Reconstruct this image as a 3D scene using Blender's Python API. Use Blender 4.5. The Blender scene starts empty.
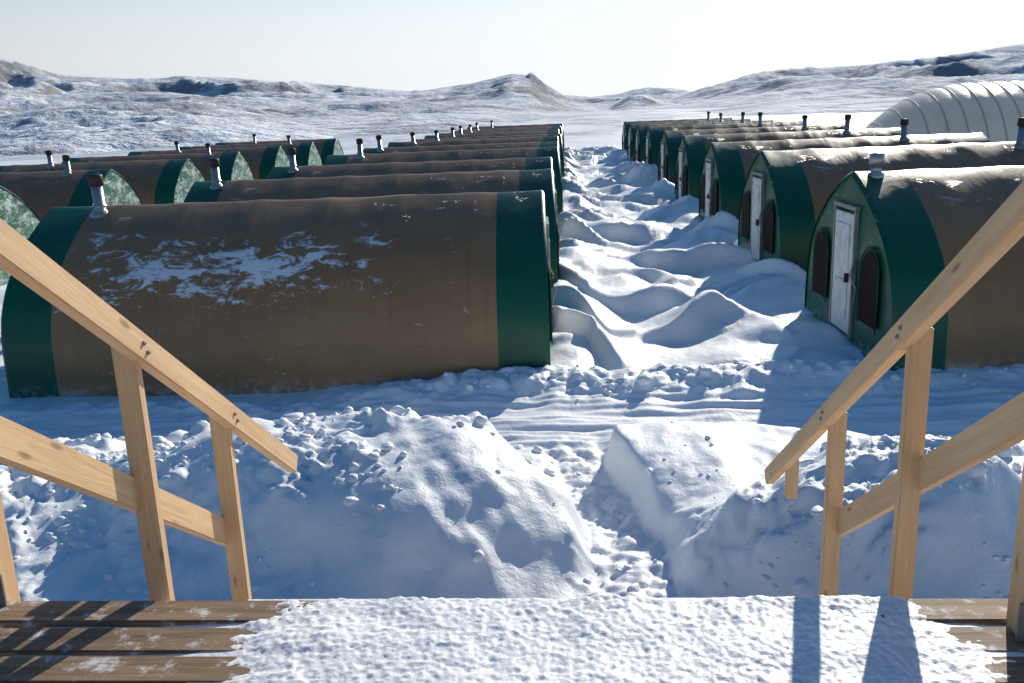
import bpy, math, random
import numpy as np
from mathutils import Vector, Matrix
random.seed(7); np.random.seed(7)
R=math.radians
scene=bpy.context.scene

# ------------------------------------------------------------------ noise
def _h(ix,iy,seed):
    v=(ix.astype(np.int64)*374761393+iy.astype(np.int64)*668265263+seed*1442695041)&0xFFFFFFFF
    v=((v^(v>>13))*1274126177)&0xFFFFFFFF
    v=v^(v>>16)
    return (v&0xFFFF)/65536.0*2*np.pi
def pn(x,y,seed=0):
    x=np.asarray(x,float); y=np.asarray(y,float)
    ix=np.floor(x); iy=np.floor(y); fx=x-ix; fy=y-iy
    u=fx*fx*fx*(fx*(fx*6-15)+10); v=fy*fy*fy*(fy*(fy*6-15)+10)
    def g(a,b):
        t=_h(ix+a,iy+b,seed); return np.cos(t)*(fx-a)+np.sin(t)*(fy-b)
    return ((g(0,0)*(1-u)+g(1,0)*u)*(1-v)+(g(0,1)*(1-u)+g(1,1)*u)*v)*1.5
def fbm(x,y,o=4,seed=0,gain=.5):
    s=0;a=1;n=0
    for i in range(o):
        s=s+a*pn(x*2**i,y*2**i,seed+i*17); n+=a; a*=gain
    return s/n
def billow(x,y,o=4,seed=0,gain=.5):
    s=0;a=1;n=0
    for i in range(o):
        s=s+a*np.abs(pn(x*2**i+i*3.1,y*2**i-i*1.7,seed+i*17)); n+=a; a*=gain
    return s/n
def sm(a,b,x):
    t=np.clip((x-a)/(b-a),0,1); return t*t*(3-2*t)
def blob(X,Y,cx,cy,rx,ry,rot=0,p=1.3):
    c,s=math.cos(R(rot)),math.sin(R(rot))
    u=((X-cx)*c+(Y-cy)*s)/rx; v=(-(X-cx)*s+(Y-cy)*c)/ry
    return np.exp(-((u*u+v*v)**p))

# ------------------------------------------------------------------ materials
def newmat(name):
    m=bpy.data.materials.new(name); m.use_nodes=True
    nt=m.node_tree; b=nt.nodes['Principled BSDF']
    return m,nt,b
def noise(nt,vec,scale,detail=4,rough=.55,dist=0):
    n=nt.nodes.new('ShaderNodeTexNoise'); n.inputs['Scale'].default_value=scale
    n.inputs['Detail'].default_value=detail; n.inputs['Roughness'].default_value=rough
    n.inputs['Distortion'].default_value=dist
    if vec is not None: nt.links.new(vec,n.inputs['Vector'])
    return n.outputs['Fac']
def ramp(nt,fac,stops):
    r=nt.nodes.new('ShaderNodeValToRGB'); e=r.color_ramp.elements
    while len(e)<len(stops): e.new(.5)
    for i,(p,c) in enumerate(stops):
        e[i].position=p; e[i].color=c if len(c)==4 else (*c,1)
    nt.links.new(fac,r.inputs['Fac']); return r.outputs['Color']
def mixc(nt,fac,a,b):
    m=nt.nodes.new('ShaderNodeMix'); m.data_type='RGBA'
    for s,v in ((m.inputs[0],fac),(m.inputs[6],a),(m.inputs[7],b)):
        if hasattr(v,'is_linked'): nt.links.new(v,s)
        else: s.default_value=v if not isinstance(v,tuple) or len(v)==4 else (*v,1)
    return m.outputs[2]
def mth(nt,op,a,b=0.0,clamp=False):
    m=nt.nodes.new('ShaderNodeMath'); m.operation=op; m.use_clamp=clamp
    for i,v in enumerate((a,b)):
        if hasattr(v,'is_linked'): nt.links.new(v,m.inputs[i])
        else: m.inputs[i].default_value=v
    return m.outputs[0]
def mapping(nt,vec,scale=(1,1,1),loc=(0,0,0)):
    m=nt.nodes.new('ShaderNodeMapping'); m.inputs['Scale'].default_value=scale; m.inputs['Location'].default_value=loc
    nt.links.new(vec,m.inputs['Vector']); return m.outputs[0]
def bump(nt,b,h,dist,strength=1,prev=None):
    n=nt.nodes.new('ShaderNodeBump'); n.inputs['Distance'].default_value=dist; n.inputs['Strength'].default_value=strength
    nt.links.new(h,n.inputs['Height'])
    if prev: nt.links.new(prev,n.inputs['Normal'])
    nt.links.new(n.outputs[0],b.inputs['Normal']); return n.outputs[0]
def objc(nt): return nt.nodes.new('ShaderNodeTexCoord').outputs['Object']

def make_snow(name='snow',fine=1.0,tundra=False):
    m,nt,b=newmat(name); o=objc(nt)
    n=noise(nt,o,1.3,4)
    c=ramp(nt,n,[(.3,(.84,.865,.89)),(.7,(.91,.92,.925))])
    if tundra:   # wind-scoured tundra showing through far from the camp
        sep=nt.nodes.new('ShaderNodeVectorMath'); sep.operation='LENGTH'; nt.links.new(o,sep.inputs[0])
        dist=mth(nt,'DIVIDE',mth(nt,'SUBTRACT',sep.outputs['Value'],85),90,True)
        k=ramp(nt,noise(nt,mapping(nt,o,(1,.5,1)),.05,8,.78,.6),[(.44,(0,0,0)),(.59,(.75,.75,.75))])
        c=mixc(nt,mth(nt,'MULTIPLY',k,dist),c,(.23,.24,.26,1))
    nt.links.new(c,b.inputs['Base Color'])
    b.inputs['Roughness'].default_value=.5
    b.inputs['Specular IOR Level'].default_value=.4
    p=bump(nt,b,noise(nt,o,7,4,.55),.022*fine,.7)
    p=bump(nt,b,noise(nt,o,45,4,.65),.006*fine,.8,p)
    return m
M_snow=make_snow('snow',1.0,True)
M_clod=make_snow('snow_clod',1.0)
M_decksnow=make_snow('deck_snow',.8)

def make_hill():
    m,nt,b=newmat('hill_snow_rock'); o=objc(nt)
    geo=nt.nodes.new('ShaderNodeNewGeometry')
    sep=nt.nodes.new('ShaderNodeSeparateXYZ'); nt.links.new(geo.outputs['Normal'],sep.inputs[0])
    a=noise(nt,mapping(nt,o,(1,1,2.5)),.007,9,.74,.4)
    c=noise(nt,mapping(nt,o,(1,1,3)),.06,8,.78)
    s=mth(nt,'ADD',mth(nt,'MULTIPLY',a,.66),mth(nt,'MULTIPLY',c,.46))
    s=mth(nt,'ADD',s,mth(nt,'MULTIPLY',mth(nt,'SUBTRACT',1.0,sep.outputs[2]),.65))
    mask=ramp(nt,s,[(.545,(0,0,0)),(.675,(1,1,1))])
    mask=mth(nt,'MULTIPLY',mask,.82)
    col=mixc(nt,mask,(.82,.85,.89,1),(.19,.18,.18,1))
    nt.links.new(col,b.inputs['Base Color']); b.inputs['Roughness'].default_value=.9
    b.inputs['Specular IOR Level'].default_value=.1
    bump(nt,b,noise(nt,o,.03,7,.65),11,.75)
    return m
M_hill=make_hill()

def make_fabric(name,col,col2,frost=None,rough=.38):
    m,nt,b=newmat(name); o=objc(nt)
    n=noise(nt,mapping(nt,o,(.8,1,1.6)),1.1,6,.6)
    c=ramp(nt,n,[(.3,col2),(.7,col)])
    st=noise(nt,mapping(nt,o,(5,.5,.35)),1.6,4,.6)
    c=mixc(nt,ramp(nt,st,[(.5,(0,0,0)),(.75,(.3,.3,.3))]),c,tuple(x*.7 for x in col2)+(1,))
    sep=nt.nodes.new('ShaderNodeSeparateXYZ'); nt.links.new(o,sep.inputs[0])
    sx=mth(nt,'ABSOLUTE',mth(nt,'SUBTRACT',mth(nt,'FRACT',mth(nt,'DIVIDE',mth(nt,'ADD',sep.outputs[0],4.375+.625),1.25)),.5))
    seam=ramp(nt,sx,[(.0,(1,1,1)),(.008,(1,1,1)),(.015,(0,0,0))])
    c=mixc(nt,mth(nt,'MULTIPLY',seam,.14),c,tuple(x*.5 for x in col2)+(1,))
    hem=mth(nt,'MULTIPLY',ramp(nt,sep.outputs[2],[(.0,(1,1,1)),(.26,(0,0,0))]),ramp(nt,noise(nt,o,5,7,.7),[(.44,(0,0,0)),(.62,(.45,.45,.45))]))
    fn=noise(nt,mapping(nt,o,(.8,1,2.0),(3,1,0)),2.6,9,.74,.5)
    if frost=='patch':
        gx=mth(nt,'SUBTRACT',1.0,mth(nt,'ABSOLUTE',mth(nt,'DIVIDE',mth(nt,'ADD',sep.outputs[0],.9),3.0)),True)
        gz=mth(nt,'SUBTRACT',1.0,mth(nt,'ABSOLUTE',mth(nt,'DIVIDE',mth(nt,'SUBTRACT',sep.outputs[2],1.92),.60)),True)
        g=mth(nt,'MINIMUM',mth(nt,'MULTIPLY',gx,1.3),gz)
        s=mth(nt,'ADD',fn,mth(nt,'MULTIPLY',g,.215))
        mk=ramp(nt,s,[(.63,(0,0,0)),(.69,(.95,.95,.95))])
        sp=ramp(nt,noise(nt,o,20,3,.6),[(.67,(0,0,0)),(.72,(.5,.5,.5))])
        mk=mth(nt,'MAXIMUM',mk,mth(nt,'MULTIPLY',sp,gx))
    elif frost=='heavy':
        mk=ramp(nt,fn,[(.47,(0,0,0)),(.66,(.7,.7,.7))])
    else:
        s=mth(nt,'ADD',fn,mth(nt,'MULTIPLY',sep.outputs[2],.045))
        mk=ramp(nt,s,[(.73,(0,0,0)),(.80,(.6,.6,.6))])
    mk=mth(nt,'MAXIMUM',mk,hem)
    c=mixc(nt,mk,c,(.82,.86,.9,1))
    nt.links.new(c,b.inputs['Base Color'])
    b.inputs['Roughness'].default_value=rough
    b.inputs['Specular IOR Level'].default_value=.38
    p=bump(nt,b,noise(nt,mapping(nt,o,(1.3,.7,.45)),1.6,4,.5,.7),.018,.7)
    bump(nt,b,mk,.015,.6,p)
    return m
BR=(.35,.20,.092); BR2=(.265,.152,.070); GR=(.006,.115,.060); GR2=(.004,.080,.043)
M_brown_p=make_fabric('brown_canvas_snowy',BR,BR2,'patch')
M_brown=make_fabric('brown_canvas',BR,BR2)
M_green=make_fabric('green_canvas',GR,GR2)
M_greenf=make_fabric('green_canvas_frosted',GR,GR2,'heavy')
def simple(name,col,rough=.5,metal=0,var=.25,scale=6,bd=.003,spec=.4):
    m,nt,b=newmat(name); o=objc(nt)
    n=noise(nt,o,scale,5,.6)
    nt.links.new(ramp(nt,n,[(.3,tuple(c*(1-var) for c in col)),(.7,tuple(min(1,c*(1+var*.5)) for c in col))]),b.inputs['Base Color'])
    b.inputs['Roughness'].default_value=rough; b.inputs['Metallic'].default_value=metal
    b.inputs['Specular IOR Level'].default_value=spec
    bump(nt,b,noise(nt,o,scale*6,4),bd,.5)
    return m
M_door=simple('door_white_paint',(.76,.76,.74),.5)
M_dark=simple('dark_window_flap',(.022,.014,.013),.7,spec=.08)
M_hem=simple('window_hem_webbing',(.004,.05,.036),.6,spec=.2)
M_trim=simple('door_trim_metal',(.35,.35,.34),.4,.6)
M_pipe=simple('stovepipe_steel',(.50,.49,.47),.38,.7)
M_pipeD=simple('stovepipe_black',(.05,.045,.04),.55,.3)
M_rope=simple('rope',(.35,.30,.22),.8)
def make_hut():
    m,nt,b=newmat('white_hut_membrane'); o=objc(nt)
    n=noise(nt,o,.8,5)
    c=ramp(nt,n,[(.3,(.78,.74,.66)),(.7,(.86,.83,.77))])
    nt.links.new(c,b.inputs['Base Color'])
    b.inputs['Roughness'].default_value=.3
    bump(nt,b,noise(nt,o,3,4),.03,.5)
    # thin translucent membrane: sun on the far side glows through
    tr=nt.nodes.new('ShaderNodeBsdfTranslucent'); nt.links.new(c,tr.inputs[0])
    mx=nt.nodes.new('ShaderNodeMixShader'); mx.inputs[0].default_value=.45
    nt.links.new(b.outputs[0],mx.inputs[1]); nt.links.new(tr.outputs[0],mx.inputs[2])
    nt.links.new(mx.outputs[0],nt.nodes['Material Output'].inputs[0])
    return m
M_hut=make_hut()

def make_wood(name,c1,c2,knot=True,along=0,rough=.6,frost=0):
    m,nt,b=newmat(name); o=objc(nt)
    sc=[22,22,22]; sc[along]=1.2
    oi=nt.nodes.new('ShaderNodeObjectInfo')
    va=nt.nodes.new('ShaderNodeVectorMath'); va.operation='ADD'; nt.links.new(o,va.inputs[0])
    cmb=nt.nodes.new('ShaderNodeCombineXYZ')
    for q in range(3): nt.links.new(mth(nt,'MULTIPLY',oi.outputs['Random'],37.0),cmb.inputs[q])
    nt.links.new(cmb.outputs[0],va.inputs[1]); o=va.outputs[0]
    n=noise(nt,mapping(nt,o,tuple(sc)),1.5,6,.65,.8)
    c=ramp(nt,n,[(.3,c2),(.68,c1)])
    bl=noise(nt,o,1.7,3)
    c=mixc(nt,ramp(nt,bl,[(.4,(0,0,0)),(.7,(.35,.35,.35))]),c,tuple(x*.8 for x in c2)+(1,))
    if knot:
        v=nt.nodes.new('ShaderNodeTexVoronoi'); s2=[13,13,13]; s2[along]=3.6
        nt.links.new(mapping(nt,o,tuple(s2)),v.inputs['Vector']); v.inputs['Scale'].default_value=1
        k=ramp(nt,v.outputs['Distance'],[(.08,(.75,.75,.75)),(.16,(0,0,0))])
        c=mixc(nt,k,c,tuple(x*.38 for x in c2)+(1,))
    if frost:
        fk=ramp(nt,noise(nt,o,14,7,.7),[(.54,(0,0,0)),(.68,(frost,)*3)])
        c=mixc(nt,fk,c,(.82,.85,.9,1))
    nt.links.new(c,b.inputs['Base Color']); b.inputs['Roughness'].default_value=rough
    b.inputs['Specular IOR Level'].default_value=.3
    bump(nt,b,n,.004,.7)
    return m
M_lum=make_wood('fresh_pine_lumber',(.82,.57,.33),(.65,.41,.21))
M_deckw=make_wood('weathered_deck_board',(.36,.25,.155),(.13,.085,.052),False,0,.7,.7)

# ------------------------------------------------------------------ mesh helpers
def link(o): scene.collection.objects.link(o); return o
def empty(name,loc=(0,0,0),rz=0):
    e=bpy.data.objects.new(name,None); e.location=loc; e.rotation_euler=(0,0,rz); e.empty_display_size=.3; return link(e)
def mesh(name,v,f,mats=(),smooth=False,midx=None):
    me=bpy.data.meshes.new(name); me.from_pydata([tuple(map(float,p)) for p in v],[],[tuple(map(int,q)) for q in f])
    for m in mats: me.materials.append(m)
    if smooth: me.polygons.foreach_set('use_smooth',[True]*len(me.polygons))
    if midx is not None: me.polygons.foreach_set('material_index',midx)
    me.update(); return me
def obj(name,me,parent=None,loc=(0,0,0),rot=(0,0,0)):
    o=bpy.data.objects.new(name,me); o.location=loc; o.rotation_euler=rot; link(o)
    if parent: o.parent=parent
    return o
def gridmesh(name,X,Y,Z,mat,smooth=True):
    ny,nx=X.shape
    me=bpy.data.meshes.new(name)
    co=np.stack([X,Y,Z],-1).reshape(-1,3).astype(np.float32)
    idx=np.arange(nx*ny).reshape(ny,nx)
    q=np.stack([idx[:-1,:-1],idx[:-1,1:],idx[1:,1:],idx[1:,:-1]],-1).reshape(-1,4).astype(np.int32)
    me.vertices.add(len(co)); me.vertices.foreach_set('co',co.ravel())
    me.loops.add(q.size); me.loops.foreach_set('vertex_index',q.ravel())
    me.polygons.add(len(q)); me.polygons.foreach_set('loop_start',np.arange(0,q.size,4,dtype=np.int32))
    try: me.polygons.foreach_set('loop_total',np.full(len(q),4,np.int32))
    except Exception: pass
    me.update(calc_edges=True); me.validate()
    if smooth: me.polygons.foreach_set('use_smooth',[True]*len(me.polygons))
    me.materials.append(mat); return me
def boxmesh(name,sx,sy,sz,mat,bev=.004,cx=0,cy=0,cz=0):
    import bmesh
    bm=bmesh.new(); bmesh.ops.create_cube(bm,size=1)
    for v in bm.verts: v.co=Vector((v.co.x*sx+cx,v.co.y*sy+cy,v.co.z*sz+cz))
    if bev: bmesh.ops.bevel(bm,geom=bm.edges[:],offset=bev,segments=2,affect='EDGES')
    me=bpy.data.meshes.new(name); bm.to_mesh(me); bm.free(); me.materials.append(mat); return me
def lathe(name,prof,mat,seg=20):
    v=[];f=[]
    for r,z in prof:
        for k in range(seg):
            a=2*math.pi*k/seg; v.append((r*math.cos(a),r*math.sin(a),z))
    for i in range(len(prof)-1):
        for k in range(seg):
            k2=(k+1)%seg; f.append((i*seg+k,i*seg+k2,(i+1)*seg+k2,(i+1)*seg+k))
    return mesh(name,v,f,[mat],True)
def tube(name,pts,r,mat,seg=6):
    V=[];F=[]
    for i,p in enumerate(pts):
        p=Vector(p); a=Vector(pts[max(i-1,0)]); b=Vector(pts[min(i+1,len(pts)-1)]); t=(b-a).normalized()
        u=t.cross(Vector((.3,.2,1))).normalized(); w_=t.cross(u)
        for k in range(seg):
            an=2*math.pi*k/seg; V.append(tuple(p+u*r*math.cos(an)+w_*r*math.sin(an)))
    for i in range(len(pts)-1):
        for k in range(seg):
            k2=(k+1)%seg; F.append((i*seg+k,i*seg+k2,(i+1)*seg+k2,(i+1)*seg+k))
    return mesh(name,V,F,[mat],True)

# ------------------------------------------------------------------ ground
def ground_h(X,Y):
    wx=X+.40*fbm(X/1.4,Y/1.4,3,5); wy=Y+.40*fbm(X/1.4,Y/1.4,3,9)
    rad=np.hypot(X,Y)
    near=1-sm(95,200,rad)
    h=.16*fbm(X/6,Y/6,3,1)*near + (2.6*fbm(X/110,Y/110,4,3)-.4)*(1-near)
    mL=blob(wx,wy,-2.35,8.6,2.25,1.40,-12,1.9)
    mL2=blob(wx,wy,-6.6,9.2,3.2,1.5,5,1.2)
    mR=blob(wx,wy,2.65,7.5,1.3,1.05,0,1.6)
    mR2=blob(wx,wy,4.7,8.2,1.9,1.5,10,1.3)
    mR3=blob(wx,wy,7.8,9.2,2.6,1.5,0,1.2)
    ridge=blob(wx,wy,-1.2,8.8,1.9,.5,-28,1.2)
    mound=.93*mL+.25*ridge+.52*mL2+.92*mR+.66*mR2+.50*mR3
    h=h+mound
    slab=sm(.20,.95,wx+.35*(Y-9))*(1-sm(2.6,4.8,wx))*sm(7.0,10.0,wy)*(1-sm(10.3,11.0,Y+.2*fbm(X,Y,2,8)))
    h=h+.46*slab
    lm=np.clip(mL+mL2+mR+mR2+mR3,0,1)
    smoothzone=np.clip(sm(-.14,.22,fbm(X/1.4,Y/1.4,2,77)+.55*blob(X,Y,-1.0,8.3,1.3,1.5)),0,1)
    lump=billow(wx/.66,wy/.66,4,21,.48)
    lumpf=billow(wx/.17,wy/.17,3,51,.5)
    region=(1-sm(10.0,11.2,Y))*sm(3,5,Y)
    lumpy=np.clip(.28+.8*lm,0,1)*(1-.88*smoothzone)*region*(1-.9*slab)
    h=h+lumpy*(.50*lump+.09*lumpf-.12)
    h=h+region*smoothzone*.018*pn((X+.6*Y)/.25,(Y-.6*X)/1.6,63)
    h=h+region*(.014*fbm(X/.25,Y/.9,3,61)+.11*fbm(X/1.2,Y/1.2,3,62))
    px=np.interp(Y,[5,8.2,10.1,11.2,12],[.62,.50,.12,.0,-.1])
    pw=np.interp(Y,[5,7,8.5,10,11.5],[.85,.60,.44,.38,.5])+.12*pn(Y/.8,Y*0+3,4)
    pm=(1-sm(pw*.65,pw*1.15,np.abs(X-px)))*(1-sm(10.7,11.7,Y))
    h=h*(1-pm)+pm*(-.07+.13*billow(X/.36,Y/.36,3,33)+.03*lumpf)
    tr=sm(10.5,11.0,Y+.15*fbm(X/2,Y*0,2,6))*(1-sm(12.5,12.9,Y))*(1-sm(40,60,np.abs(X)))
    rut=pn(X/5,Y/.16,40)*.5+pn(X/3,Y/.33,41)+.5*pn(X/.6,Y/.25,42)
    h=h*(1-.6*tr)+tr*(.07*rut+.02)
    br=np.exp(-((wy-13.2-.012*X)/.55)**2)*sm(-4.8,-2.0,X)*(1-sm(60,80,X))
    h=h+br*(.28+.26*billow(wx/.55,wy/.55,4,91))*np.where(X>4.5,.65,1)
    br2=np.exp(-((wy-12.7)/.5)**2)*(1-sm(-4.8,-2.0,X))
    h=h+br2*.22*billow(wx/.5,wy/.5,4,95)
    # wind-carved drifts between the tents
    far=sm(13.2,14.8,Y)*(1-sm(80,110,Y))*(1-sm(40,60,np.abs(X)))
    asl=sm(-1.2,.2,X)*(1-sm(4.6,5.6,X))
    v=Y/2.7+.30*(X-2)+.20*np.cos((X-1.4)*1.25)+1.05*fbm(X/3.3,Y/4.6,2,14)
    fr=v-np.floor(v); cell=np.floor(v)
    saw=np.where(fr<.26,sm(0,.26,fr),(1-(fr-.26)/.74)**1.25)
    amp=.10+.58*np.clip(.25+pn(X/2.0+cell*3.7,cell*1.9+.5,15),0,1)
    h=h+far*amp*saw*(.25+.75*asl)
    v2=Y/1.0-.85*X+1.3*fbm(X/1.9,Y/2.5,2,18); fr2=v2-np.floor(v2)
    h=h+far*.13*np.where(fr2<.3,sm(0,.3,fr2),(1-fr2)/.7)*np.clip(.1+pn(X/1.6,Y/2.4,19)*1.9,0,1)
    h=h+far*(.016*fbm(X/.3,Y/1.0,3,16)+.24*fbm(X/2.4,Y/3.0,2,13))
    nb=np.exp(-((X-4.5)/1.0)**2)*(.24+.32*pn(Y/2.9,X*0,12)+.20*np.cos((Y-15.65-3.75)*2*np.pi/7.5))
    h=h+far*(nb+.26*np.exp(-((X+.1)/.6)**2))
    return h
def axis(fine0,fine1,step,lo,hi,g):
    a=list(np.arange(fine0,fine1,step)); s=step
    while a[-1]<hi: s*=g; a.append(a[-1]+s)
    b=[];x=fine0;s=step
    while x>lo: s*=g; x-=s; b.append(x)
    return np.array(b[::-1]+a)
xs=axis(-6.5,7.0,.03,-7000,7000,1.06)
ya=list(np.arange(6.0,13.5,.028)); s=.028
while ya[-1]<90: s=min(s*1.011,.35); ya.append(ya[-1]+s)
while ya[-1]<8000: s*=1.08; ya.append(ya[-1]+s)
yb=[];y=6.0;s=.03
while y>-3000: s*=1.12; y-=s; yb.append(y)
ys=np.array(yb[::-1]+ya)
X,Y=np.meshgrid(xs,ys)
Z=ground_h(X,Y)
obj('snow_ground',gridmesh('snow_ground',X,Y,Z,M_snow))

# snow clods
def ico():
    import bmesh
    bm=bmesh.new(); bmesh.ops.create_icosphere(bm,subdivisions=2,radius=1)
    v=np.array([x.co[:] for x in bm.verts]); f=np.array([[q.index for q in p.verts] for p in bm.faces]); bm.free(); return v,f
iv,iff=ico()
def chunk(x,y,z,r,sc):
    v=iv.copy()
    for k in range(5):
        n=np.random.normal(size=3); n/=np.linalg.norm(n); d=v@n; t=random.uniform(.45,.8)
        v=v-np.clip(d-t,0,None)[:,None]*n*.9
    v=v*(1+.16*pn(v[:,0]*2.2+x*9,v[:,1]*2.2+v[:,2]*2.3+y*7,3))[:,None]*sc*r
    a=random.random()*6.28; c,s=math.cos(a),math.sin(a)
    return np.stack([v[:,0]*c-v[:,1]*s,v[:,0]*s+v[:,1]*c,v[:,2]],-1)+np.array([x,y,z])
def clods(n):
    V=[];F=[];off=0
    cx=np.random.uniform(-8,9,n*6); cy=np.random.uniform(6.3,10.8,n*6)
    w=blob(cx,cy,-2.5,8.6,2.6,1.9)*.8+blob(cx,cy,-6.6,9.2,3.4,1.8)+blob(cx,cy,3,7.6,1.8,1.4)+blob(cx,cy,5.5,8.5,3,1.7)
    w=w*np.clip(.12+2.2*fbm(cx/.8,cy/.8,3,123),0,1)*(1-.95*blob(cx,cy,-1.0,8.3,1.2,1.4))
    keep=np.random.rand(n*6)<w*1.2
    cx=cx[keep][:n]; cy=cy[keep][:n]
    bx=np.random.uniform(-3,9,130); by=13.05+np.random.normal(0,.3,130)
    cx=np.concatenate([cx,bx]); cy=np.concatenate([cy,by])
    cz=ground_h(cx,cy)
    for x,y,z in zip(cx,cy,cz):
        r=.016+.065*random.random()**4
        V.append(chunk(x,y,z+r*.15,r,np.array([random.uniform(.7,1.5),random.uniform(.7,1.3),random.uniform(.5,.95)]))); F.append(iff+off);off+=len(iv)
    for x,y,r in [(-5.05,10.6,.17),(-5.3,10.35,.1),(-4.7,10.3,.08),(1.1,12.8,.13),(-3.1,9.3,.12),(4.1,8.4,.13),(5.0,7.6,.12),(3.4,7.3,.1),(-1.9,9.2,.08),(2.0,13.1,.12)]:
        z=float(ground_h(np.array([x]),np.array([y]))[0])
        V.append(chunk(x,y,z+r*.3,r,np.array([1.2,1,.85])));F.append(iff+off);off+=len(iv)
    return np.concatenate(V),np.concatenate(F)
cv,cf=clods(1500)
obj('snow_clods',mesh('snow_clods',cv,cf,[M_clod],True))

# ------------------------------------------------------------------ hills
def bearing(px): return math.atan((px-512)/929.)-R(3.8)
L_far=dict(Rr=4200,W=900,p=[(-900,20),(400,8),(540,10),(575,13),(600,10),(625,11),(655,16),(680,15),(720,8),(1900,10)])
L_mid=dict(Rr=2300,W=750,p=[(-900,68),(-200,76),(0,75),(35,64),(75,51),(140,43),(200,41),(260,38),(330,29),(420,20),(480,27),(522,36),(540,34),(556,22),(580,8),(605,0),(640,4),(680,5),(700,11),(750,22),(800,30),(860,31),(920,34),(970,38),(1024,44),(1300,55),(1900,55)])
L_knob=dict(Rr=1300,W=160,p=[(-900,-5),(590,-5),(618,-1),(640,10),(655,10),(672,2),(700,-2),(1900,-4)])
L_m2=dict(Rr=1150,W=330,p=[(-900,44),(-100,42),(0,38),(60,30),(110,31),(180,29),(230,22),(300,12),(360,16),(430,11),(500,7),(560,-2),(620,-4),(700,-1),(780,8),(880,13),(1024,16),(1400,24),(1900,24)])
L_near=dict(Rr=430,W=150,p=[(-900,18),(0,12),(60,20),(130,23),(190,20),(240,11),(290,2),(350,-3),(420,1),(480,-2),(560,-8),(700,-8),(800,-2),(900,-2),(1900,0)])
nth=1300; nr=380
th=np.linspace(R(-58),R(52),nth); rr=np.geomspace(150,6500,nr)
TH,RR=np.meshgrid(th,rr)
HX=RR*np.sin(TH); HY=RR*np.cos(TH)
HZ=np.full(TH.shape,-4.0)
for i,L in enumerate((L_far,L_mid,L_m2,L_knob,L_near)):
    b=np.array([bearing(p[0]) if -400<p[0]<1500 else (R(-62) if p[0]<0 else R(58)) for p in L['p']])
    t=np.array([p[1] for p in L['p']],float)
    prof=np.interp(TH,b,t)
    top=L['Rr']*np.cos(np.clip(TH+R(3.8),-1,1))*prof/929.+4.2
    rw=RR+L['W']*.5*fbm(HX/(L['W']*1.3),HY/(L['W']*1.3),3,200+i)
    u=(rw-L['Rr'])/L['W']
    sh=np.exp(-np.abs(u)**1.7)
    g=fbm(HX/(L['W']*.6),HY/(L['W']*.6),6,300+i,.50)
    rd=1-np.abs(fbm(HX/(L['W']*.5),HY/(L['W']*.5),5,340+i,.5))*2
    e=np.clip(1-sh,0,1)
    z=np.where(top>0,top*sh*(1+ np.minimum(e*2.4,1)*(.75*g+1.1*(rd-.75)) +.04*g),-4)
    z=z-3.0*(1-sh)
    HZ=np.maximum(HZ,z)
HZ=HZ-4*(1-sm(150,230,RR))
obj('hills',gridmesh('hills',HX,HY,HZ,M_hill))

# ------------------------------------------------------------------ tents
TL=8.75
ctrl=[(2.22,-.4),(2.22,0),(2.21,.5),(2.17,.95),(2.05,1.36),(1.82,1.74),(1.45,2.10),(1.0,2.42),(.5,2.69),(.12,2.855),(0,2.88)]
def catmull(P,n=4):
    P=[P[0]]+P+[P[-1]]; out=[]
    for i in range(1,len(P)-2):
        p0,p1,p2,p3=[np.array(P[j]) for j in (i-1,i,i+1,i+2)]
        for k in range(n):
            t=k/n; out.append(.5*((2*p1)+(-p0+p2)*t+(2*p0-5*p1+4*p2-p3)*t*t+(-p0+3*p1-3*p2+p3)*t**3))
    out.append(np.array(P[-2])); return out
half=catmull(ctrl)
prof=[(p[0],p[1]) for p in half]+[(-p[0],p[1]) for p in half[-2::-1]]
PY=np.array([p[0] for p in prof]); PZ=np.array([p[1] for p in prof])
BAND=.82
def tent_cover(seed,mats):
    xs=np.linspace(-TL/2,TL/2,118)
    xs=np.sort(np.concatenate([xs,[-TL/2+BAND,TL/2-BAND,-TL/2+.04,TL/2-.04]]))
    sag=1-.005*np.abs(np.sin(np.pi*(xs+TL/2)/(TL/7)))
    sag=sag*np.where(np.minimum(xs+TL/2,TL/2-xs)<.02,.988,1)
    V=[]; cs=np.cumsum(np.ones_like(PY))
    for i,x in enumerate(xs):
        w=.010*fbm(np.full_like(PY,x*.7),cs*.10,3,seed)+.003*fbm(np.full_like(PY,x*3),cs*.08,2,seed+7)
        s=sag[i]+w/2
        for y,z in zip(PY*s,np.where(PZ>.9,.9+(PZ-.9)*(s+ (s-1)*1.2),PZ)): V.append((x,y,z))
    n=len(PY);F=[];mi=[]
    for i in range(len(xs)-1):
        xm=(xs[i]+xs[i+1])/2
        for k in range(n-1):
            F.append((i*n+k,i*n+k+1,(i+1)*n+k+1,(i+1)*n+k)); mi.append(1 if abs(xm)>TL/2-BAND else 0)
    return mesh('tent_cover',V,F,mats,True,mi)
def tent_end(seed,mat):
    m=len(half); V=[];F=[];nx=22
    for i,p in enumerate(half):
        for k in range(nx+1):
            t=k/nx*2-1; y=t*p[0]*.985
            bulge=.05*(1-t*t)*(1-(p[1]/2.9)**2)
            d=.02*pn(np.array([y*1.5]),np.array([p[1]*1.5]),seed)[0]
            V.append((bulge*.4+d*(1-abs(t)**4),y,p[1]*.992))
    for i in range(m-1):
        for k in range(nx):
            a=i*(nx+1)+k; F.append((a,a+1,a+nx+2,a+nx+1))
    return mesh('tent_end',V,F,[mat],True)
covers=[tent_cover(11,[M_brown_p,M_green]),tent_cover(22,[M_brown,M_green]),tent_cover(33,[M_brown,M_green]),tent_cover(44,[M_brown,M_green])]
ends=[tent_end(5,M_green),tent_end(6,M_green)]; endF=tent_end(7,M_greenf)
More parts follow.
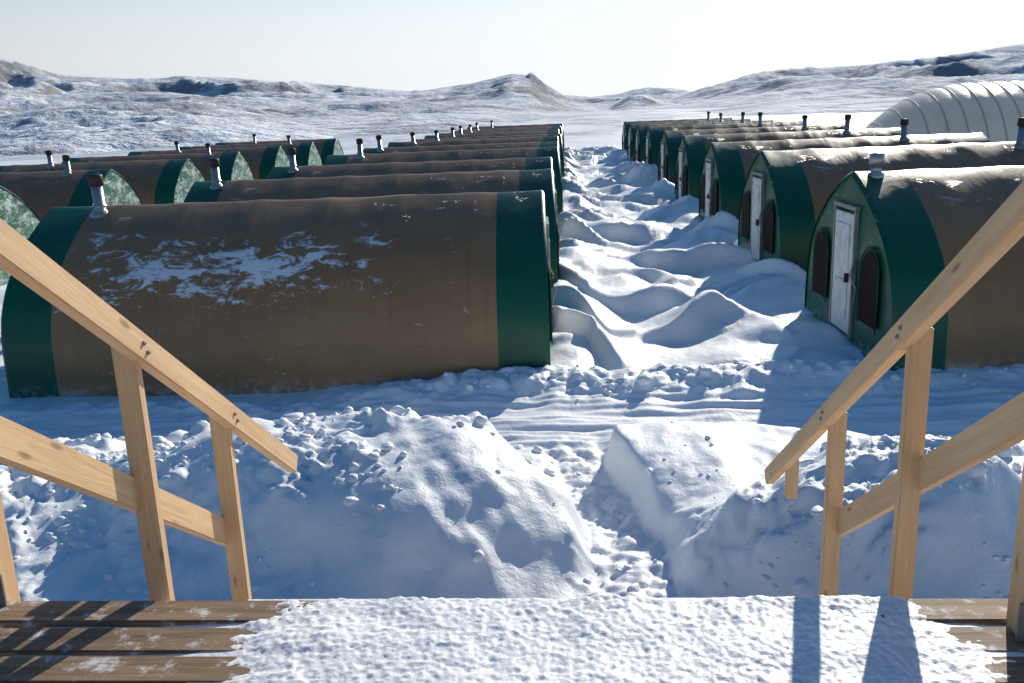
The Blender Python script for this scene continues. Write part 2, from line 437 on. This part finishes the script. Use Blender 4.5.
def arch_mesh(name,w,z0,z1,mat,th=.03):
    pts=[(-w/2,z0),(w/2,z0)]
    zc=z1-w/2
    for k in range(13):
        a=math.pi*k/12; pts.append((w/2*math.cos(a),zc+w/2*math.sin(a)))
    n=len(pts); V=[(0,y,z) for y,z in pts]+[(th,y*.97,z) for y,z in pts]
    F=[tuple(range(n))[::-1],tuple(range(n,2*n))]+[(i,(i+1)%n,n+(i+1)%n,n+i) for i in range(n)]
    return mesh(name,V,F,[mat])
def ring_arch(name,w,z0,z1,mat,t=.035,off=.025):
    zc=z1-w/2; pts=[(w/2,z0)]+[(w/2*math.cos(math.pi*k/12),zc+w/2*math.sin(math.pi*k/12)) for k in range(13)]+[(-w/2,z0)]
    V=[];F=[]
    cy,cz=0,(z0+z1)/2
    for y,z in pts:
        dy,dz=y-cy,z-cz; l=math.hypot(dy,dz); ey,ez=dy/l*t,dz/l*t
        V+= [(off,y-ey,z-ez),(off+.02,y,z),(off,y+ey,z+ez)]
    for i in range(len(pts)-1):
        a=i*3;b=a+3; F+=[(a,a+1,b+1,b),(a+1,a+2,b+2,b+1)]
    return mesh(name,V,F,[mat])
me_door=boxmesh('door',.05,.92,2.02,M_door,.01,.05,0,1.2)
me_panel=boxmesh('door_panel',.02,.62,.75,M_door,.008,.085,0,1.65)
me_panel2=boxmesh('door_panel',.02,.62,.65,M_door,.008,.085,0,.75)
me_jl=boxmesh('door_jamb',.07,.06,2.1,M_trim,.006,.05,-.5,1.22)
me_jr=boxmesh('door_jamb',.07,.06,2.1,M_trim,.006,.05,.5,1.22)
me_head=boxmesh('door_head',.08,1.12,.07,M_trim,.006,.05,0,2.31)
me_handle=boxmesh('door_handle',.07,.05,.16,M_pipeD,.01,.12,.36,1.15)
me_win=arch_mesh('window_flap',.74,.55,1.72,M_dark)
me_ring=ring_arch('window_hem',.80,.5,1.77,M_hem)
me_rope=tube('tie_rope',[(.05,.52,1.5),(.16,.66,1.25),(.12,.85,1.05),(.2,1.0,.9),(.14,.8,.75),(.1,.62,.55),(.13,.7,.2)],.014,M_rope)
pipe_body=lathe('pipe_body',[(.20,-.10),(.20,-.04),(.12,.03),(.095,.05),(.095,.50),(.001,.50)],M_pipe)
pipe_cap=lathe('pipe_cap',[(.001,.46),(.115,.46),(.125,.47),(.125,.63),(.115,.65),(.001,.66)],M_pipeD)
pipe_collar=lathe('pipe_collar',[(.096,.14),(.125,.12),(.125,.10),(.096,.10)],M_pipe)
pipe_small=lathe('pipe_body',[(.13,-.05),(.13,.02),(.09,.05),(.09,.15),(.12,.15),(.12,.34),(.001,.36)],M_pipe)
def tent(x,y,z,deg,variant,endsides,pipex=None,pipeh=1,frosted=False,small=None):
    e=empty('arched_canvas_tent',(x,y,z),R(deg))
    obj('fabric_cover',covers[variant],e)
    for s in (1,-1):
        rot=(0,0,0) if s>0 else (0,0,math.pi)
        lx=s*(TL/2-.03)
        def P(n,me,dy=0,dx=0): return obj(n,me,e,(lx+dx*s,dy*s,0),rot)
        P('end_wall',endF if frosted else ends[0 if s>0 else 1])
        if s in endsides:
            P('door',me_door);P('door_panel_upper',me_panel);P('door_panel_lower',me_panel2)
            P('door_jamb',me_jl);P('door_jamb',me_jr);P('door_head',me_head);P('door_handle',me_handle)
            P('tie_rope',me_rope)
            for dy in (-1.22,1.22):
                P('window_flap',me_win,dy,.035); P('window_hem',me_ring,dy,.035)
    if pipex is not None:
        tx,ty=R(random.uniform(-3,3)),R(random.uniform(-4,4)); ph=pipeh*random.uniform(.9,1.15)
        for n,m_ in (('stovepipe',pipe_body),('stovepipe_cap',pipe_cap),('stovepipe_collar',pipe_collar)):
            o=obj(n,m_,e,(pipex,-.25,2.78)); o.scale=(1,1,ph); o.rotation_euler=(tx,ty,0)
    if small is not None: obj('vent_pipe',pipe_small,e,(small,-.15,2.82))
    return e
# left row
tent(-4.76,15.72,-.04,2.0,0,[1],-3.38,1.0)
yy=21.9
for i in range(11):
    tent(-4.70+random.uniform(-.12,.12),yy,-.06+random.uniform(-.06,.06),2+random.uniform(-1,1),1+i%3,[1],(-3.4 if i<5 else -2.5)+random.uniform(-.4,.4),.9)
    yy+=6.25+random.uniform(-.2,.2)
# right row
for i in range(9):
    tent(9.17+random.uniform(-.1,.1),15.65+7.5*i,.10+random.uniform(-.04,.04),1.0+random.uniform(-1,1),1+(i+1)%3,[-1],2.0+random.uniform(-.5,.5) if i else None,.95,small=-4.0 if i==0 else None)
# far left row
for i in range(8):
    tent(-20.45+random.uniform(-.2,.2),17.9+6.7*i,-.15,2+random.uniform(-1.5,1.5),1+i%3,[],-1.5 if i%2 else 2.9,.9,frosted=True)

# ------------------------------------------------------------------ ribbed hut
def hut():
    e=empty('ribbed_membrane_hut',(0,0,0))
    Rw,Hh=6.2,4.95; V=[];F=[]
    xs=np.concatenate([np.linspace(-Rw*.95,0,60)[:-1],np.linspace(0,30,260)])
    seg=48
    for x in xs:
        k=math.sqrt(max(0,1-(x/(Rw*.95))**2)) if x<0 else 1
        k=max(k,.001)
        rib=.03*abs(math.sin(math.pi*((x/.75)%1)))
        for j in range(seg+1):
            a=math.pi*j/seg; V.append((x,-(Rw*k+rib)*math.cos(a),(Hh*k+rib)*math.sin(a)**.85-.3))
    for i in range(len(xs)-1):
        for j in range(seg):
            a=i*(seg+1)+j; F.append((a,a+1,a+seg+2,a+seg+1))
    obj('ribbed_shell',mesh('ribbed_shell',V,F,[M_hut],True),e)
    vv=[];ff=[]
    for k in range(-7,int(30/.75)+1):
        x=k*.75; kk=math.sqrt(max(0,1-(x/(Rw*.95))**2)) if x<0 else 1
        b0=len(vv)
        for j in range(seg+1):
            a=math.pi*j/seg
            for (dx,dr) in ((-.05,.0),(0,.07),(.05,.0)):
                vv.append((x+dx,-(Rw*kk+dr)*math.cos(a),(Hh*kk+dr)*math.sin(a)**.85-.3))
        for j in range(seg):
            for q in (0,1): ff.append((b0+j*3+q,b0+j*3+q+1,b0+(j+1)*3+q+1,b0+(j+1)*3+q))
    obj('ribs',mesh('ribs',vv,ff,[M_hut],True),e)
    p=obj('stovepipe',pipe_body,e,(4.4,-2.6,4.25)); p.scale=(1.8,1.8,2.3)
    p=obj('stovepipe_cap',pipe_cap,e,(4.4,-2.6,4.25)); p.scale=(1.6,1.6,2.3)
    e.location=(20.3,48,0); e.rotation_euler=(0,0,R(-6))
hut()

# ------------------------------------------------------------------ deck + stair + rails
DZ=2.67; DE=2.60
deck=empty('wooden_deck')
y=DE
while y>-1.6:
    w=.130
    obj('deck_board',boxmesh('deck_board',6.2,w,.038,M_deckw,.006),deck,(random.uniform(-.02,.02),y-w/2,DZ-.019+random.uniform(-.004,.004)),(R(random.uniform(-.8,.8)),0,R(random.uniform(-.12,.12))))
    y-=w+.018+random.uniform(0,.008)
obj('rim_joist',boxmesh('rim_joist',6.2,.038,.235,M_deckw,.004),deck,(0,DE-.05,DZ-.04-.12))
for x in (-3.0,-2.4,-1.2,0,1.2,2.4,3.0):
    obj('joist',boxmesh('joist',.038,4.1,.235,M_deckw,.003),deck,(x,.45,DZ-.04-.12))
for x in (-3,3):
    for yv in (2.3,-1.2):
        obj('deck_leg',boxmesh('deck_leg',.14,.14,2.6,M_deckw,.005),deck,(x,yv,1.1))
gx=np.linspace(-1.7,1.7,520); gy=np.linspace(-1.5,DE+.02,560)
GX,GY=np.meshgrid(gx,gy)
eL=-1.05+.16*fbm(GY/.4,GX*0+1,4,71)+.08*fbm(GX/.12,GY/.05,3,79)
eR=1.14+.16*fbm(GY/.4,GX*0+5,4,73)+.08*fbm(GX/.12,GY/.05,3,89)
ed=np.minimum(GX-eL,eR-GX)
T=.014*sm(-.02,.30,ed)+.004*np.clip(ed*10,-3,1)
T=T+(.016*fbm(GX/.28,GY/.28,4,81)+.006*billow(GX/.05,GY/.05,3,82)+.006*fbm(GX/.02,GY/.02,2,84))*sm(-.03,.10,ed)-.004
edge=DE-.02+.02*fbm(GX/.12,GX*0,3,85)
T=np.where(GY>edge,T-((GY-edge)/.04)**2*.05,T)
obj('deck_snow_cover',gridmesh('deck_snow_cover',GX,GY,DZ+T,M_decksnow),deck)

stair=empty('wooden_stairs')
SL=.70
def beam(name,p0,p1,w,h,mat,parent):
    p0=Vector(p0);p1=Vector(p1); d=(p1-p0); L=d.length
    o=obj(name,boxmesh(name,L,w,h,mat,.004),parent)
    x=d.normalized(); ref=Vector((0,0,1)) if abs(x.z)<.95 else Vector((0,1,0))
    yv=ref.cross(x).normalized(); z=x.cross(yv)
    m=Matrix((x,yv,z)).transposed().to_4x4(); m.translation=(p0+p1)/2
    o.matrix_local=m; return o
XL,XR=-1.35,1.09
for x in (XL+.12,-.13,XR-.12):
    beam('stringer',(x,DE,DZ-.32),(x,DE+3.9,DZ-.32-3.9*SL),.04,.26,M_deckw,stair)
k=1
while DZ-.19*k>0:
    for q in (0,1):
        obj('tread',boxmesh('tread',XR-XL-.1,.13,.038,M_deckw,.003),stair,((XL+XR)/2,DE+.271*k-.19+q*.138,DZ-.19*k-.02))
    obj('tread_snow',boxmesh('tread_snow',XR-XL-.3,.25,.05,M_clod,.02),stair,((XL+XR)/2,DE+.271*k-.12,DZ-.19*k+.02))
    k+=1
def railing(x,yend,posts,side,lift,mid,stub=None):
    rz=lambda y: 4.2-(.265+SL*(y-2.14))+lift
    e=empty('wooden_handrail')
    beam('hand_rail',(x,1.72,rz(1.72)-.045),(x,yend,rz(yend)-.045),.045,.085,M_lum,e)
    xo=x+side*.044
    for y in posts:
        zt=rz(y)-.03; zb=DZ-.3-max(0,(y-2.7))*SL-.25
        beam('post',(xo,y,zb),(xo,y,zt),.072,.04,M_lum,e)
        for dz in (.0,.035):
            obj('bolt',boxmesh('bolt',.012,.014,.014,M_trim,.003),e,(x-side*.026,y+(.01 if dz else -.01),rz(y)-.03-dz))
    ym=posts[-1]+.06
    beam('mid_rail',(xo+side*.040,1.6,rz(1.6)-mid),(xo+side*.040,ym,rz(ym)-mid),.038,.10,M_lum,e)
    if stub:
        zt=rz(stub)-.03; beam('short_post',(xo,stub,zt-.22),(xo,stub,zt),.06,.038,M_lum,e)
    return e
railing(XL,4.00,[1.75,2.655,3.31],-1,-.005,.545)
railing(XR,4.74,[1.75,2.90,3.71],1,.10,.55,4.42)
def guard(x,y):
    e=empty('deck_post')
    beam('post',(x,y,DZ-.35),(x,y,DZ+1.0),.07,.09,M_lum,e)
    obj('bracket',boxmesh('bracket',.10,.012,.12,M_trim,.002),e,(x,y-.052,DZ+.06))
guard(-1.93,2.62); guard(1.31,2.42)

# ------------------------------------------------------------------ sun, sky, camera
AZ,EL=24.0,25.0
d=Vector((math.sin(R(AZ))*math.cos(R(EL)),math.cos(R(AZ))*math.cos(R(EL)),math.sin(R(EL))))
w=bpy.data.worlds.new('World'); scene.world=w; w.use_nodes=True
nt=w.node_tree; bg=nt.nodes['Background']; sky=nt.nodes.new('ShaderNodeTexSky'); sky.sky_type='NISHITA'
sky.sun_disc=False; sky.sun_elevation=R(EL); sky.sun_rotation=R(AZ); sky.air_density=1.0; sky.dust_density=.4; sky.ozone_density=3.0
hs=nt.nodes.new('ShaderNodeHueSaturation'); hs.inputs['Saturation'].default_value=1.28; nt.links.new(sky.outputs[0],hs.inputs['Color'])
tc=nt.nodes.new('ShaderNodeTexCoord'); sp=nt.nodes.new('ShaderNodeSeparateXYZ'); nt.links.new(tc.outputs['Generated'],sp.inputs[0])
hz=nt.nodes.new('ShaderNodeMapRange'); hz.interpolation_type='SMOOTHSTEP'; nt.links.new(sp.outputs[2],hz.inputs[0])
hz.inputs[1].default_value=.05; hz.inputs[2].default_value=.26; hz.inputs[3].default_value=.96; hz.inputs[4].default_value=0
dt=nt.nodes.new('ShaderNodeVectorMath'); dt.operation='DOT_PRODUCT'; nt.links.new(tc.outputs['Generated'],dt.inputs[0]); dt.inputs[1].default_value=d
fr=nt.nodes.new('ShaderNodeMapRange'); nt.links.new(dt.outputs['Value'],fr.inputs[0])
fr.inputs[1].default_value=-.2; fr.inputs[2].default_value=.9; fr.inputs[3].default_value=1.5; fr.inputs[4].default_value=10.2
hc=nt.nodes.new('ShaderNodeVectorMath'); hc.operation='SCALE'; hc.inputs[0].default_value=(.92,.965,1.0); nt.links.new(fr.outputs[0],hc.inputs[3])
bg.inputs[1].default_value=.105
nt.links.new(mixc(nt,hz.outputs[0],hs.outputs[0],hc.outputs[0]),bg.inputs[0])
sl=bpy.data.lights.new('sun','SUN'); sl.energy=5; sl.angle=R(.5); sl.color=(1,.93,.80)
so=link(bpy.data.objects.new('sun',sl))
so.rotation_euler=d.to_track_quat('Z','Y').to_euler()
cam=bpy.data.cameras.new('camera'); co=link(bpy.data.objects.new('camera',cam))
cam.sensor_width=36; cam.lens=31.64; cam.clip_start=.05; cam.clip_end=20000
co.matrix_world=Matrix.Translation((0,0,4.2))@Matrix.Rotation(R(3.8),4,'Z')@Matrix.Rotation(R(90-14.4),4,'X')@Matrix.Rotation(R(-2.2),4,'Z')
scene.camera=co
scene.view_settings.view_transform='Standard'; scene.view_settings.look='None'; scene.view_settings.exposure=0
